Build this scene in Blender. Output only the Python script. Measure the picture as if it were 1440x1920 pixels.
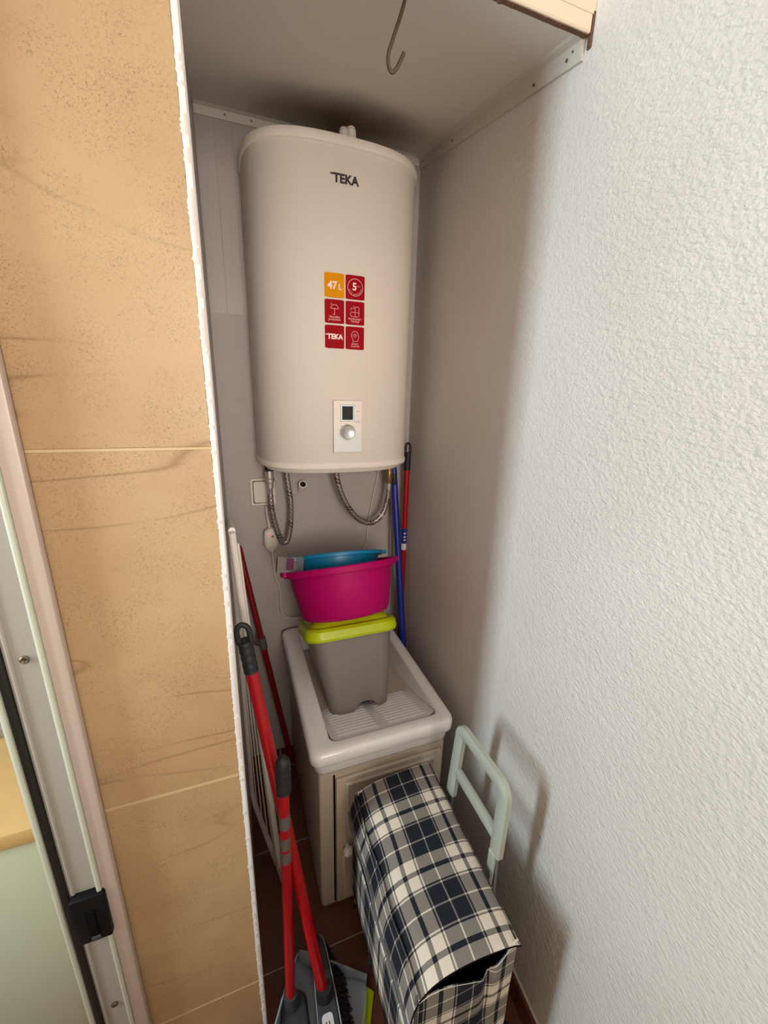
import bpy, bmesh, math, random
from mathutils import Vector, Matrix
from mathutils.bvhtree import BVHTree
random.seed(7)
sc = bpy.context.scene
for o in list(bpy.data.objects): bpy.data.objects.remove(o)
COL = sc.collection
H = 1.5                                   # height of the viewpoint above the floor; all shapes below are written relative to it
# ------------------------------------------------------------------ camera
F_PX = 760.0
YAW, PITCH, ROLL = 0.36284, 0.28641, 0.02795
def camera():
    cam = bpy.data.cameras.new('camera'); co = bpy.data.objects.new('camera', cam); COL.objects.link(co)
    cam.sensor_fit = 'VERTICAL'; cam.sensor_height = 36.0; cam.sensor_width = 27.0; cam.lens = 36.0 * F_PX / 1920.0
    cam.clip_start = 0.02; cam.clip_end = 50
    cy, sy = math.cos(YAW), math.sin(YAW); cp, sp = math.cos(PITCH), math.sin(PITCH); cr, sr = math.cos(ROLL), math.sin(ROLL)
    Fw = Vector((sy*cp, cy*cp, -sp)); R = Vector((cy, -sy, 0)); U = R.cross(Fw)
    R2 = R*cr + U*sr; U2 = -R*sr + U*cr
    m = Matrix((R2, U2, -Fw)).transposed().to_4x4(); m.translation = Vector((0, 0, H)); co.matrix_world = m
    sc.camera = co
camera()
# ------------------------------------------------------------------ world, lights, exposure
sc.view_settings.view_transform = 'Standard'; sc.view_settings.look = 'None'; sc.view_settings.gamma = 1.0
sc.view_settings.use_curve_mapping = False
sc.view_settings.exposure = 0.0
w = bpy.data.worlds.new('daylight'); sc.world = w; w.use_nodes = True
w.node_tree.nodes['Background'].inputs[0].default_value = (0.80, 0.90, 1.0, 1); w.node_tree.nodes['Background'].inputs[1].default_value = 0.6
def area(name, loc, target, sx, sy, power, color, spread=180):
    l = bpy.data.lights.new(name, 'AREA'); l.shape = 'RECTANGLE'; l.size = sx; l.size_y = sy; l.energy = power; l.color = color; l.spread = math.radians(spread)
    o = bpy.data.objects.new(name, l); COL.objects.link(o); o.location = (loc[0], loc[1], loc[2]+H)
    d = Vector(target) - Vector(loc); o.rotation_euler = d.to_track_quat('-Z', 'Y').to_euler(); return o
area('window_daylight', (-1.56, 0.30, 0.15), (0.6, 0.30, 0.0), 0.24, 1.3, 33, (0.76, 0.94, 1.0))
area('rear_fill_light', (0.28, -1.36, 0.10), (0.33, 1.2, 0.10), 0.7, 0.8, 5.8, (1.0, 0.89, 0.79), 68)  # added frontal fill for the niche and heater; the rear wall has no doorway
area('room_ceiling_lamp', (0.15, -0.50, 0.97), (0.15, -0.45, -1.0), 0.35, 0.35, 3.2, (1.0, 0.76, 0.60))
area('kitchen_fill_light', (-0.75, 1.15, 0.90), (-0.75, 1.15, -1.0), 0.4, 0.4, 4, (1.0, 0.86, 0.66))  # unseen warm light, added to brighten the kitchen side
# ------------------------------------------------------------------ materials
def lin(c):
    return tuple((v/255/12.92 if v/255 <= .04045 else ((v/255+.055)/1.055)**2.4) for v in c) + (1,)
def newmat(name):
    m = bpy.data.materials.new(name); m.use_nodes = True
    return m, m.node_tree.nodes, m.node_tree.links, m.node_tree.nodes['Principled BSDF']
def mat(name, rgb, rough=.5, metal=0, var=.06, scale=25, bump=0, bscale=120, coat=0, trans=0, emit=0, spec=.5):
    m, N, L, b = newmat(name)
    b.inputs['Roughness'].default_value = rough; b.inputs['Metallic'].default_value = metal
    b.inputs['Coat Weight'].default_value = coat; b.inputs['Transmission Weight'].default_value = trans
    b.inputs['Specular IOR Level'].default_value = spec
    geo = N.new('ShaderNodeNewGeometry'); n = N.new('ShaderNodeTexNoise'); n.inputs['Scale'].default_value = scale; n.inputs['Detail'].default_value = 4
    L.new(geo.outputs['Position'], n.inputs['Vector'])
    c = lin(rgb); mx = N.new('ShaderNodeMix'); mx.data_type = 'RGBA'
    mx.inputs['A'].default_value = tuple(v*(1-var) for v in c[:3])+(1,); mx.inputs['B'].default_value = tuple(min(1, v*(1+var)) for v in c[:3])+(1,)
    L.new(n.outputs['Fac'], mx.inputs['Factor']); L.new(mx.outputs['Result'], b.inputs['Base Color'])
    if bump:
        n2 = N.new('ShaderNodeTexNoise'); n2.inputs['Scale'].default_value = bscale; n2.inputs['Detail'].default_value = 3
        L.new(geo.outputs['Position'], n2.inputs['Vector'])
        bp = N.new('ShaderNodeBump'); bp.inputs['Strength'].default_value = bump; bp.inputs['Distance'].default_value = .002
        L.new(n2.outputs['Fac'], bp.inputs['Height']); L.new(bp.outputs['Normal'], b.inputs['Normal'])
    if emit:
        b.inputs['Emission Color'].default_value = c; b.inputs['Emission Strength'].default_value = emit
    return m
def ramp(N, stops, interp='LINEAR'):
    r = N.new('ShaderNodeValToRGB'); r.color_ramp.interpolation = interp
    e = r.color_ramp.elements
    while len(e) > 1: e.remove(e[-1])
    e[0].position, e[0].color = stops[0]
    for p, c in stops[1:]:
        q = e.new(p); q.color = c
    return r
def mth(N, L, op, a, b=None, c=None):
    n = N.new('ShaderNodeMath'); n.operation = op
    for i, v in enumerate((a, b, c)):
        if v is None: continue
        if isinstance(v, (int, float)): n.inputs[i].default_value = v
        else: L.new(v, n.inputs[i])
    return n.outputs[0]
def plaster_mat():
    """white orange-peel plaster: coarse outside the niche, finer and smoother inside it"""
    m, N, L, b = newmat('rough_white_plaster'); b.inputs['Roughness'].default_value = .75
    geo = N.new('ShaderNodeNewGeometry'); sep = N.new('ShaderNodeSeparateXYZ'); L.new(geo.outputs['Position'], sep.inputs[0])
    mp = N.new('ShaderNodeMapping'); mp.inputs['Rotation'].default_value = (.6, 0, 0); mp.inputs['Scale'].default_value = (1, .72, 1.1)
    L.new(geo.outputs['Position'], mp.inputs['Vector'])
    n1 = N.new('ShaderNodeTexNoise'); n1.inputs['Scale'].default_value = 185; n1.inputs['Detail'].default_value = 2; n1.inputs['Distortion'].default_value = .3
    n2 = N.new('ShaderNodeTexNoise'); n2.inputs['Scale'].default_value = 75; n2.inputs['Detail'].default_value = 2
    for n in (n1, n2): L.new(mp.outputs[0], n.inputs['Vector'])
    h = mth(N, L, 'ADD', mth(N, L, 'MULTIPLY', n1.outputs['Fac'], .55), mth(N, L, 'MULTIPLY', n2.outputs['Fac'], .45))
    mr = N.new('ShaderNodeMapRange'); mr.inputs['From Min'].default_value = .9; mr.inputs['From Max'].default_value = .55
    mr.inputs['To Min'].default_value = .12; mr.inputs['To Max'].default_value = .50; L.new(sep.outputs['Y'], mr.inputs['Value'])
    bp = N.new('ShaderNodeBump'); bp.inputs['Distance'].default_value = .011; L.new(mr.outputs[0], bp.inputs['Strength']); L.new(h, bp.inputs['Height'])
    L.new(bp.outputs['Normal'], b.inputs['Normal'])
    n3 = N.new('ShaderNodeTexNoise'); n3.inputs['Scale'].default_value = 3; L.new(geo.outputs['Position'], n3.inputs['Vector'])
    r = ramp(N, [(.3, lin((214, 206, 200))), (.7, lin((221, 215, 210)))]); L.new(n3.outputs['Fac'], r.inputs[0]); L.new(r.outputs[0], b.inputs['Base Color'])
    return m
def tile_mat():
    """beige stone-look ceramic: fine brown flecks and a few long thin veins"""
    m, N, L, b = newmat('beige_stone_tile'); b.inputs['Roughness'].default_value = .42
    geo = N.new('ShaderNodeNewGeometry'); P = geo.outputs['Position']
    n1 = N.new('ShaderNodeTexNoise'); n1.inputs['Scale'].default_value = 5; n1.inputs['Detail'].default_value = 3; L.new(P, n1.inputs['Vector'])
    base = ramp(N, [(.3, lin((174, 141, 103))), (.7, lin((187, 157, 118)))]); L.new(n1.outputs['Fac'], base.inputs[0])
    n2 = N.new('ShaderNodeTexNoise'); n2.inputs['Scale'].default_value = 400; n2.inputs['Detail'].default_value = 3; n2.inputs['Distortion'].default_value = 1.4; L.new(P, n2.inputs['Vector'])
    nd = N.new('ShaderNodeTexNoise'); nd.inputs['Scale'].default_value = 14; nd.inputs['Detail'].default_value = 2; L.new(P, nd.inputs['Vector'])
    fl = ramp(N, [(.54, (0, 0, 0, 1)), (.66, (1, 1, 1, 1))]); L.new(n2.outputs['Fac'], fl.inputs[0])
    fd = ramp(N, [(.30, (0, 0, 0, 1)), (.62, (1, 1, 1, 1))]); L.new(nd.outputs['Fac'], fd.inputs[0])
    fac = mth(N, L, 'MULTIPLY', mth(N, L, 'MULTIPLY', fl.outputs[0], fd.outputs[0]), .6)
    mx = N.new('ShaderNodeMix'); mx.data_type = 'RGBA'; mx.inputs['B'].default_value = lin((112, 82, 50)); L.new(fac, mx.inputs['Factor']); L.new(base.outputs[0], mx.inputs['A'])
    # veins: level lines of a stretched noise
    mp = N.new('ShaderNodeMapping'); mp.inputs['Scale'].default_value = (.9, .9, 6.5); mp.inputs['Location'].default_value = (.3, 0, .37); mp.inputs['Rotation'].default_value = (0, .14, 0); L.new(P, mp.inputs['Vector'])
    n3 = N.new('ShaderNodeTexNoise'); n3.inputs['Scale'].default_value = 1.15; n3.inputs['Detail'].default_value = 3; n3.inputs['Roughness'].default_value = .22; L.new(mp.outputs[0], n3.inputs['Vector'])
    d = mth(N, L, 'ABSOLUTE', mth(N, L, 'SUBTRACT', n3.outputs['Fac'], .5))
    vr = ramp(N, [(0, (1, 1, 1, 1)), (.0045, (0, 0, 0, 1))]); L.new(d, vr.inputs[0])
    n4 = N.new('ShaderNodeTexNoise'); n4.inputs['Scale'].default_value = 6; L.new(P, n4.inputs['Vector'])
    vm = ramp(N, [(.42, (0, 0, 0, 1)), (.6, (1, 1, 1, 1))]); L.new(n4.outputs['Fac'], vm.inputs[0])
    vf = mth(N, L, 'MULTIPLY', mth(N, L, 'MULTIPLY', vr.outputs[0], vm.outputs[0]), .55)
    m2 = N.new('ShaderNodeMix'); m2.data_type = 'RGBA'; m2.inputs['B'].default_value = lin((108, 80, 52)); L.new(vf, m2.inputs['Factor']); L.new(mx.outputs['Result'], m2.inputs['A'])
    L.new(m2.outputs['Result'], b.inputs['Base Color'])
    return m
def plaid_mat():
    """woven check: the same stripe sequence in both directions, mixed where they cross; UV unit = one repeat"""
    m, N, L, b = newmat('navy_cream_plaid_cloth'); b.inputs['Roughness'].default_value = .85; b.inputs['Specular IOR Level'].default_value = .2
    uv = N.new('ShaderNodeUVMap'); sep = N.new('ShaderNodeSeparateXYZ'); L.new(uv.outputs[0], sep.inputs[0])
    D, Cc, Ln = (0, 0, 0, 1), (1, 1, 1, 1), (.9, .9, .9, 1)
    outs = []
    for ax in ('X', 'Y'):
        t = mth(N, L, 'MULTIPLY', mth(N, L, 'ABSOLUTE', mth(N, L, 'SUBTRACT', mth(N, L, 'FRACT', mth(N, L, 'ADD', sep.outputs[ax], .5)), .5)), 2.0)
        r = ramp(N, [(0, Ln), (.022, D), (.50, Ln), (.545, D), (.59, Cc), (.93, D)], 'CONSTANT'); L.new(t, r.inputs[0]); outs.append(r.outputs[0])
    s = mth(N, L, 'MULTIPLY', mth(N, L, 'ADD', outs[0], outs[1]), .5)
    s = mth(N, L, 'POWER', s, 1.75)
    mx = N.new('ShaderNodeMix'); mx.data_type = 'RGBA'; mx.inputs['A'].default_value = lin((29, 33, 43)); mx.inputs['B'].default_value = lin((218, 206, 191)); L.new(s, mx.inputs['Factor'])
    L.new(mx.outputs['Result'], b.inputs['Base Color'])
    wv = N.new('ShaderNodeTexNoise'); wv.inputs['Scale'].default_value = 900; geo = N.new('ShaderNodeNewGeometry'); L.new(geo.outputs['Position'], wv.inputs['Vector'])
    bp = N.new('ShaderNodeBump'); bp.inputs['Strength'].default_value = .15; bp.inputs['Distance'].default_value = .001; L.new(wv.outputs['Fac'], bp.inputs['Height']); L.new(bp.outputs['Normal'], b.inputs['Normal'])
    return m
def braid_mat():
    m, N, L, b = newmat('braided_steel_hose'); b.inputs['Roughness'].default_value = .38; b.inputs['Metallic'].default_value = .7
    uv = N.new('ShaderNodeUVMap'); sep = N.new('ShaderNodeSeparateXYZ'); L.new(uv.outputs[0], sep.inputs[0])
    a = mth(N, L, 'ADD', sep.outputs['X'], sep.outputs['Y']); c = mth(N, L, 'SUBTRACT', sep.outputs['X'], sep.outputs['Y'])
    f1 = mth(N, L, 'PINGPONG', mth(N, L, 'MULTIPLY', a, 8), 1.0); f2 = mth(N, L, 'PINGPONG', mth(N, L, 'MULTIPLY', c, 8), 1.0)
    s = mth(N, L, 'MAXIMUM', f1, f2)
    r = ramp(N, [(.3, lin((126, 116, 108))), (.9, lin((172, 160, 152)))]); L.new(s, r.inputs[0])
    # the dark tracer threads woven into the braid, in pairs
    k = mth(N, L, 'FRACT', mth(N, L, 'ADD', mth(N, L, 'MULTIPLY', sep.outputs['Y'], .55), mth(N, L, 'MULTIPLY', sep.outputs['X'], .30)))
    tr = ramp(N, [(0, (0, 0, 0, 1)), (.40, (1, 1, 1, 1)), (.44, (0, 0, 0, 1)), (.50, (1, 1, 1, 1)), (.54, (0, 0, 0, 1))], 'CONSTANT'); L.new(k, tr.inputs[0])
    mx = N.new('ShaderNodeMix'); mx.data_type = 'RGBA'; mx.inputs['B'].default_value = lin((58, 40, 38)); L.new(r.outputs[0], mx.inputs['A']); L.new(mth(N, L, 'MULTIPLY', tr.outputs[0], .8), mx.inputs['Factor'])
    L.new(mx.outputs['Result'], b.inputs['Base Color'])
    bp = N.new('ShaderNodeBump'); bp.inputs['Strength'].default_value = .5; bp.inputs['Distance'].default_value = .001; L.new(s, bp.inputs['Height']); L.new(bp.outputs['Normal'], b.inputs['Normal'])
    return m
def ceiling_mat():
    m, N, L, b = newmat('niche_ceiling_paint'); b.inputs['Roughness'].default_value = .7
    geo = N.new('ShaderNodeNewGeometry')
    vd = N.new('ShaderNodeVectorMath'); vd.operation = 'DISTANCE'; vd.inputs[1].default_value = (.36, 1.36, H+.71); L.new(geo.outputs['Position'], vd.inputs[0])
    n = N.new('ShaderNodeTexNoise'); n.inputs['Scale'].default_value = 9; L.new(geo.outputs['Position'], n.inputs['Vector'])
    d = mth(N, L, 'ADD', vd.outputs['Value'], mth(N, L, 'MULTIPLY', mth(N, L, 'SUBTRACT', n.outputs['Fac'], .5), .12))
    r = ramp(N, [(.03, lin((128, 110, 88))), (.26, lin((222, 216, 206)))]); L.new(d, r.inputs[0]); L.new(r.outputs[0], b.inputs['Base Color'])   # darker and browner around a point over the heater
    return m
M = dict(
    plaster=plaster_mat(), tile=tile_mat(), plaid=plaid_mat(), braid=braid_mat(), niche_ceiling=ceiling_mat(),
    back_plaster=mat('smooth_grey_plaster', (182, 173, 170), .8, bump=.25, bscale=45), board=mat('cream_pvc_board', (184, 175, 170), .5, var=.03),
    bead=mat('white_render_edge', (210, 202, 198), .85, bump=.25, bscale=220), grout=mat('pale_grout', (204, 180, 142), .9),
    lintel=mat('cream_paint', (236, 214, 190), .7), mould=mat('mouldy_brown_joint', (104, 74, 56), .9, var=.4), trim=mat('cream_pvc_trim', (206, 199, 188), .45, var=.03),
    terracotta=mat('red_brown_floor_tile', (104, 58, 42), .35, var=.22, scale=9), floor_grout=mat('floor_grout', (206, 196, 186), .9),
    white_ceiling=mat('white_ceiling_paint', (236, 230, 222), .8),
    enamel=mat('white_enamel', (224, 214, 204), .5, var=.015, spec=.25), cap=mat('white_plastic_cap', (238, 228, 218), .4, var=.02), panel_white=mat('white_panel', (238, 228, 220), .4, var=.02),
    flap=mat('pale_grey_flap', (226, 230, 230), .3, var=.03), silver=mat('silver_plastic', (200, 204, 202), .25, metal=.6), grey_print=mat('grey_print', (120, 112, 108), .6),
    screen=mat('black_screen', (16, 16, 18), .12), logo=mat('dark_logo', (44, 40, 48), .5), red_sticker=mat('crimson_sticker', (158, 10, 24), .6, var=.05, spec=.08), yellow_sticker=mat('amber_sticker', (226, 148, 4), .6, var=.03, spec=.08),
    pink_print=mat('pale_pink_print', (240, 170, 168), .5, var=0), white_print=mat('white_print', (252, 226, 222), .5, var=0),
    ceramic=mat('white_ceramic', (244, 242, 243), .16, var=.02, coat=.3), cabinet=mat('cream_plastic_cabinet', (196, 182, 166), .4, var=.04), knob=mat('white_knob', (240, 236, 226), .2),
    bin=mat('warm_grey_plastic', (132, 124, 121), .42, var=.05), lime=mat('lime_plastic', (190, 208, 6), .36, var=.07, scale=14), magenta=mat('magenta_plastic', (180, 0, 98), .5, var=.04, spec=.18), teal=mat('blue_plastic', (0, 124, 172), .38, var=.05),
    red=mat('red_lacquered_metal', (166, 4, 16), .3, var=.05), dark_red=mat('dark_red_lacquered_metal', (126, 4, 16), .35), blue=mat('navy_blue_metal', (20, 40, 140), .4), black=mat('black_rubber', (28, 28, 30), .55),
    grey_clip=mat('grey_plastic_clip', (96, 90, 86), .5), charcoal=mat('charcoal_plastic', (58, 60, 66), .4), pan=mat('smoke_grey_glossy_plastic', (146, 152, 164), .18, coat=.4), bristle=mat('black_bristle', (34, 30, 32), .8), edge_grey=mat('light_grey_edge', (168, 166, 164), .4),
    rack=mat('white_coated_steel', (226, 216, 208), .35), handle=mat('grey_green_plastic', (170, 174, 163), .38, var=.03), steel=mat('zinc_tube', (150, 152, 150), .35, metal=.8), lining=mat('black_lining', (12, 12, 14), .9, spec=.1), piping=mat('grey_piping', (86, 88, 92), .6),
    brass=mat('old_brass', (150, 124, 82), .4, metal=.7, var=.2), chrome=mat('dull_chrome', (196, 190, 182), .3, metal=.7), socket=mat('ivory_plastic', (222, 212, 200), .45, var=.03), wire=mat('white_cable', (206, 196, 188), .5), led=mat('red_led', (255, 90, 80), .4, emit=.8), dark_hole=mat('dark_pipe_bore', (20, 18, 18), .9),
    frame=mat('white_lacquered_aluminium', (196, 180, 170), .35, var=.03), jamb=mat('grey_white_aluminium', (162, 157, 148), .35, var=.04), lip=mat('pale_green_white_lip', (200, 205, 188), .35), gasket=mat('black_gasket', (22, 20, 16), .5), screw=mat('dull_screw', (104, 94, 76), .4, metal=.7), latch=mat('black_latch', (10, 10, 11), .5, var=.3, spec=.2),
    worktop=mat('orange_wood_worktop', (202, 168, 112), .4, var=.08), kitchen=mat('pale_green_front', (188, 192, 168), .45, var=.02), appliance=mat('black_appliance', (22, 20, 20), .3), grey_strip=mat('grey_strip', (150, 146, 138), .4),
    label=mat('white_label', (220, 216, 214), .5), purple=mat('purple_print', (98, 30, 76), .5), foam=mat('white_foam_lump', (220, 214, 204), .8, bump=.8),
)
def clear_mat():
    m, N, L, b = newmat('clear_film'); b.inputs['Base Color'].default_value = (.9, .88, .88, 1); b.inputs['Roughness'].default_value = .12; b.inputs['Transmission Weight'].default_value = .9; b.inputs['IOR'].default_value = 1.1
    return m
M['clear'] = clear_mat()
# ------------------------------------------------------------------ mesh helpers
class MB:
    """collects vertices (camera-height coordinates) and faces; build() links them as ONE mesh object"""
    def __init__(s, xf=None): s.v = []; s.f = []; s.mi = []; s.uv = {}; s.xf = xf; s.mats = None
    def add(s, vs, fs, uvs=None, mi=0, local=True):
        o = len(s.v)
        for p in vs:
            p = Vector(p); s.v.append(s.xf @ p if (s.xf is not None and local) else p)
        for k, f in enumerate(fs):
            s.f.append(tuple(i+o for i in f)); s.mi.append(mi)
            if uvs is not None: s.uv[len(s.f)-1] = [uvs[i] for i in f]
        return s
    def loft(s, rings, c0=True, c1=True, closed=True, mi=0, uvs=None, loop=False):
        n = len(rings[0]); vs = [p for r in rings for p in r]; fs = []
        m = len(rings)
        for i in range(m if loop else m-1):
            a = i*n; b_ = ((i+1) % m)*n
            for j in range(n if closed else n-1):
                k = (j+1) % n; fs.append((a+j, a+k, b_+k, b_+j))
        if c0 and not loop: fs.append(tuple(reversed(range(n))))
        if c1 and not loop: fs.append(tuple(range((m-1)*n, m*n)))
        return s.add(vs, fs, uvs, mi)
    def box(s, lo, hi, bev=0, seg=2, mi=0):
        bm = bmesh.new(); bmesh.ops.create_cube(bm, size=1)
        c = [(a+b)/2 for a, b in zip(lo, hi)]; d = [abs(b-a) for a, b in zip(lo, hi)]
        for v in bm.verts: v.co = Vector([c[i]+v.co[i]*d[i] for i in range(3)])
        if bev: bmesh.ops.bevel(bm, geom=list(bm.edges), offset=min(bev, min(d)*.49), segments=seg, profile=.5, affect='EDGES')
        bm.verts.index_update(); s.add([v.co.copy() for v in bm.verts], [[v.index for v in f.verts] for f in bm.faces], None, mi); bm.free(); return s
    def tube(s, pts, r, seg=12, closed=False, flat=1.0, uvlen=None, mi=0, cap=True):
        pts = [Vector(p) for p in pts]; n = len(pts)
        rs = r if isinstance(r, (list, tuple)) else [r]*n
        T = []
        for i in range(n):
            a = pts[i-1] if (i > 0 or closed) else pts[0]; b = pts[(i+1) % n] if (i < n-1 or closed) else pts[-1]
            T.append((b-a).normalized())
        up = Vector((0, 0, 1)) if abs(T[0].z) < .9 else Vector((1, 0, 0))
        N = (up - T[0]*up.dot(T[0])).normalized(); rings = []; uv = []; acc = 0
        for i in range(n):
            if i: N = (N - T[i]*N.dot(T[i])).normalized(); acc += (pts[i]-pts[i-1]).length
            B = T[i].cross(N)
            rings.append([pts[i] + (N*math.cos(2*math.pi*k/seg) + B*math.sin(2*math.pi*k/seg)*flat)*rs[i] for k in range(seg)])
            uv += [(k/seg, acc/(2*math.pi*rs[i])) for k in range(seg)]
        if uvlen:       # a hose: repeat the seam vertex so that the weave wraps
            rings = [q+[q[0]] for q in rings]; uv = []; acc = 0
            for i in range(n):
                if i: acc += (pts[i]-pts[i-1]).length
                uv += [(k/seg, acc/(2*math.pi*rs[i])) for k in range(seg+1)]
            return s.loft(rings, False, False, closed=False, mi=mi, uvs=uv)
        return s.loft(rings, cap and not closed, cap and not closed, loop=closed, mi=mi, uvs=uv if not closed else None)
    def lathe(s, prof, seg=32, axis='Z', c=(0, 0, 0), mi=0, cap=True, sx=1, sy=1):
        rings = []
        for r, z in prof:
            rg = []
            for k in range(seg):
                a = 2*math.pi*k/seg; x, y = r*math.cos(a)*sx, r*math.sin(a)*sy
                p = {'Z': (x, y, z), 'Y': (x, z, -y), 'X': (z, x, y)}[axis]
                rg.append((p[0]+c[0], p[1]+c[1], p[2]+c[2]))
            rings.append(rg)
        return s.loft(rings, cap, cap, mi=mi)
    def grid(s, fn, nu, nv, uvf=None, mi=0):
        vs, uvs, fs = [], [], []
        for j in range(nv+1):
            for i in range(nu+1):
                vs.append(fn(i/nu, j/nv)); uvs.append(uvf(i/nu, j/nv) if uvf else (i/nu, j/nv))
        for j in range(nv):
            for i in range(nu):
                a = j*(nu+1)+i; fs.append((a, a+1, a+nu+2, a+nu+1))
        return s.add(vs, fs, uvs, mi)
    def build(s, name, material, parent=None, smooth=35, solid=0, origin=None, kind=None, label=None):
        me = bpy.data.meshes.new(name)
        base = world_loc(parent) if parent else (Vector(origin)+Vector((0, 0, H)) if origin is not None else Vector((0, 0, 0)))
        me.from_pydata([tuple(p + Vector((0, 0, H)) - base) for p in s.v], [], s.f)
        if s.uv:
            ul = me.uv_layers.new(name='UVMap')
            for pi, pl in enumerate(me.polygons):
                if pi in s.uv:
                    for li, q in zip(pl.loop_indices, s.uv[pi]): ul.data[li].uv = q
        for mm in (material if isinstance(material, (list, tuple)) else [material]): me.materials.append(M[mm])
        for i, pl in enumerate(me.polygons): pl.material_index = s.mi[i]
        bm = bmesh.new(); bm.from_mesh(me); bmesh.ops.recalc_face_normals(bm, faces=bm.faces); bm.to_mesh(me); bm.free()
        if smooth:
            for pl in me.polygons: pl.use_smooth = True
            me.set_sharp_from_angle(angle=math.radians(smooth))
        me.update()
        o = bpy.data.objects.new(name, me); COL.objects.link(o)
        if parent: o.parent = parent
        else: o.location = base
        if solid:
            md = o.modifiers.new('thickness', 'SOLIDIFY'); md.thickness = solid; md.offset = -1
        if kind: o['kind'] = kind
        if label: o['label'] = label
        return o
def world_loc(o):
    v = Vector((0, 0, 0))
    while o: v += o.location; o = o.parent
    return v
def thing(name, label, cat, loc, group=None):
    o = bpy.data.objects.new(name, None); COL.objects.link(o); o.location = (loc[0], loc[1], loc[2]+H); o.empty_display_size = .05
    o['label'] = label; o['category'] = cat
    if group: o['group'] = group
    return o
def tag(o, label, cat, group=None):
    o['label'] = label; o['category'] = cat
    if group: o['group'] = group
    return o
def rrect(hx, hy, r, n=6, cx=0, cy=0):
    """counter-clockwise rounded rectangle"""
    out = []
    for (sx, sy, a0) in ((1, 1, 0), (-1, 1, 90), (-1, -1, 180), (1, -1, 270)):
        for k in range(n+1):
            a = math.radians(a0+90*k/n); out.append((cx+sx*(hx-r)+r*math.cos(a), cy+sy*(hy-r)+r*math.sin(a)))
    return out
def smoothpath(pts, n=10):
    """Catmull-Rom through the points"""
    P = [Vector(p) for p in pts]; P = [P[0]*2-P[1]] + P + [P[-1]*2-P[-2]]; out = []
    for i in range(1, len(P)-2):
        for k in range(n):
            t = k/n; a, b, c, d = P[i-1], P[i], P[i+1], P[i+2]
            out.append(.5*((2*b)+(c-a)*t+(2*a-5*b+4*c-d)*t*t+(3*b-a-3*c+d)*t**3))
    out.append(P[-2]); return out
def text_mesh(body, size, bold=0, align='CENTER', spacing=1.0):
    """flat lettering: vertices (x, y) centred on the origin, and faces"""
    cu = bpy.data.curves.new('lettering', 'FONT'); cu.body = body; cu.size = size; cu.align_x = align; cu.align_y = 'CENTER'; cu.offset = bold; cu.resolution_u = 3; cu.space_character = spacing; cu.space_line = .8
    ob = bpy.data.objects.new('lettering', cu); COL.objects.link(ob)
    dg = bpy.context.evaluated_depsgraph_get(); me = bpy.data.meshes.new_from_object(ob.evaluated_get(dg))
    bm = bmesh.new(); bm.from_mesh(me); bmesh.ops.triangulate(bm, faces=bm.faces); bm.verts.index_update()
    vs = [(v.co.x, v.co.y) for v in bm.verts]; fs = [[v.index for v in f.verts] for f in bm.faces]; bm.free()
    bpy.data.objects.remove(ob); bpy.data.curves.remove(cu); bpy.data.meshes.remove(me)
    return vs, fs
def stroke(pts, wd, closed=False):
    """flat ribbon along a 2-D polyline"""
    n = len(pts); vs, fs = [], []
    for i in range(n):
        a = pts[i-1] if (i > 0 or closed) else pts[i]; b = pts[(i+1) % n] if (i < n-1 or closed) else pts[i]
        dx, dy = b[0]-a[0], b[1]-a[1]; l = math.hypot(dx, dy) or 1
        nx, ny = -dy/l*wd/2, dx/l*wd/2
        vs += [(pts[i][0]+nx, pts[i][1]+ny), (pts[i][0]-nx, pts[i][1]-ny)]
    for i in range(n if closed else n-1):
        k = (i+1) % n; fs.append((2*i, 2*i+1, 2*k+1, 2*k))
    return vs, fs
def arc(cx, cy, r, a0, a1, n=16, ry=None):
    return [(cx+r*math.cos(math.radians(a0+(a1-a0)*k/n)), cy+(ry or r)*math.sin(math.radians(a0+(a1-a0)*k/n))) for k in range(n+1)]

# ================================================================== SETTING
def wall_x(y): return .648 - .063*(1.45-y)          # the right wall runs a little askew
def ceil_z(y): return .735 - .213*(1.45-y)          # the niche ceiling slopes down towards the front
BACK = 1.46; TILE_Y = .64; LIP_Y = .685
def struct(o): o['kind'] = 'structure'; return o
# right wall: one long plaster slab
mb = MB(); ys = (-1.4, BACK+.12)
rg = []
for y in ys:
    x = wall_x(y); rg.append([(x, y, -1.5), (x+.14, y, -1.5), (x+.14, y, 1.0), (x, y, 1.0)])
mb.loft(rg); wall_right = struct(mb.build('wall_right', 'plaster', smooth=0))
# back wall of the niche with narrow tongue-and-groove boards above
wall_back = struct(MB().box((-.16, BACK, -1.5), (wall_x(BACK), BACK+.1, 1.0)).build('wall_back', 'back_plaster', smooth=0))
x = -.029; i = 0
while x < .64:
    wd = (.048, .048, .026)[i % 3]; x1 = min(x+wd, .6455)
    MB().box((x+.0008, BACK-.0007, .22), (x1-.0008, BACK+.0005, ceil_z(BACK)-.012), .0006, 1).build('panel_board', 'board', wall_back); x = x1; i += 1
    if x1 >= .6455: break
# left wall of the niche (thin masonry behind the tiled face)
wall_left = struct(MB().box((-.13, TILE_Y+.02, -1.5), (-.031, BACK, 1.0)).build('wall_left', 'back_plaster', smooth=0))
# tiled face: masonry core, one column of cut tiles, pale grout behind the joints
wall_front = struct(MB().box((-.345, TILE_Y+.0012, -1.5), (-.0265, TILE_Y+.06, 1.0)).build('wall_front', 'grout', smooth=0))
joints = [-1.5, -1.302, -.692, -.084, .525, 1.0]
for a, b in zip(joints[:-1], joints[1:]):
    MB().box((-.262, TILE_Y, a+.0018), (-.0275, TILE_Y+.0078, b-.0018), .0012, 1).build('tile', 'tile', wall_front)
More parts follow.
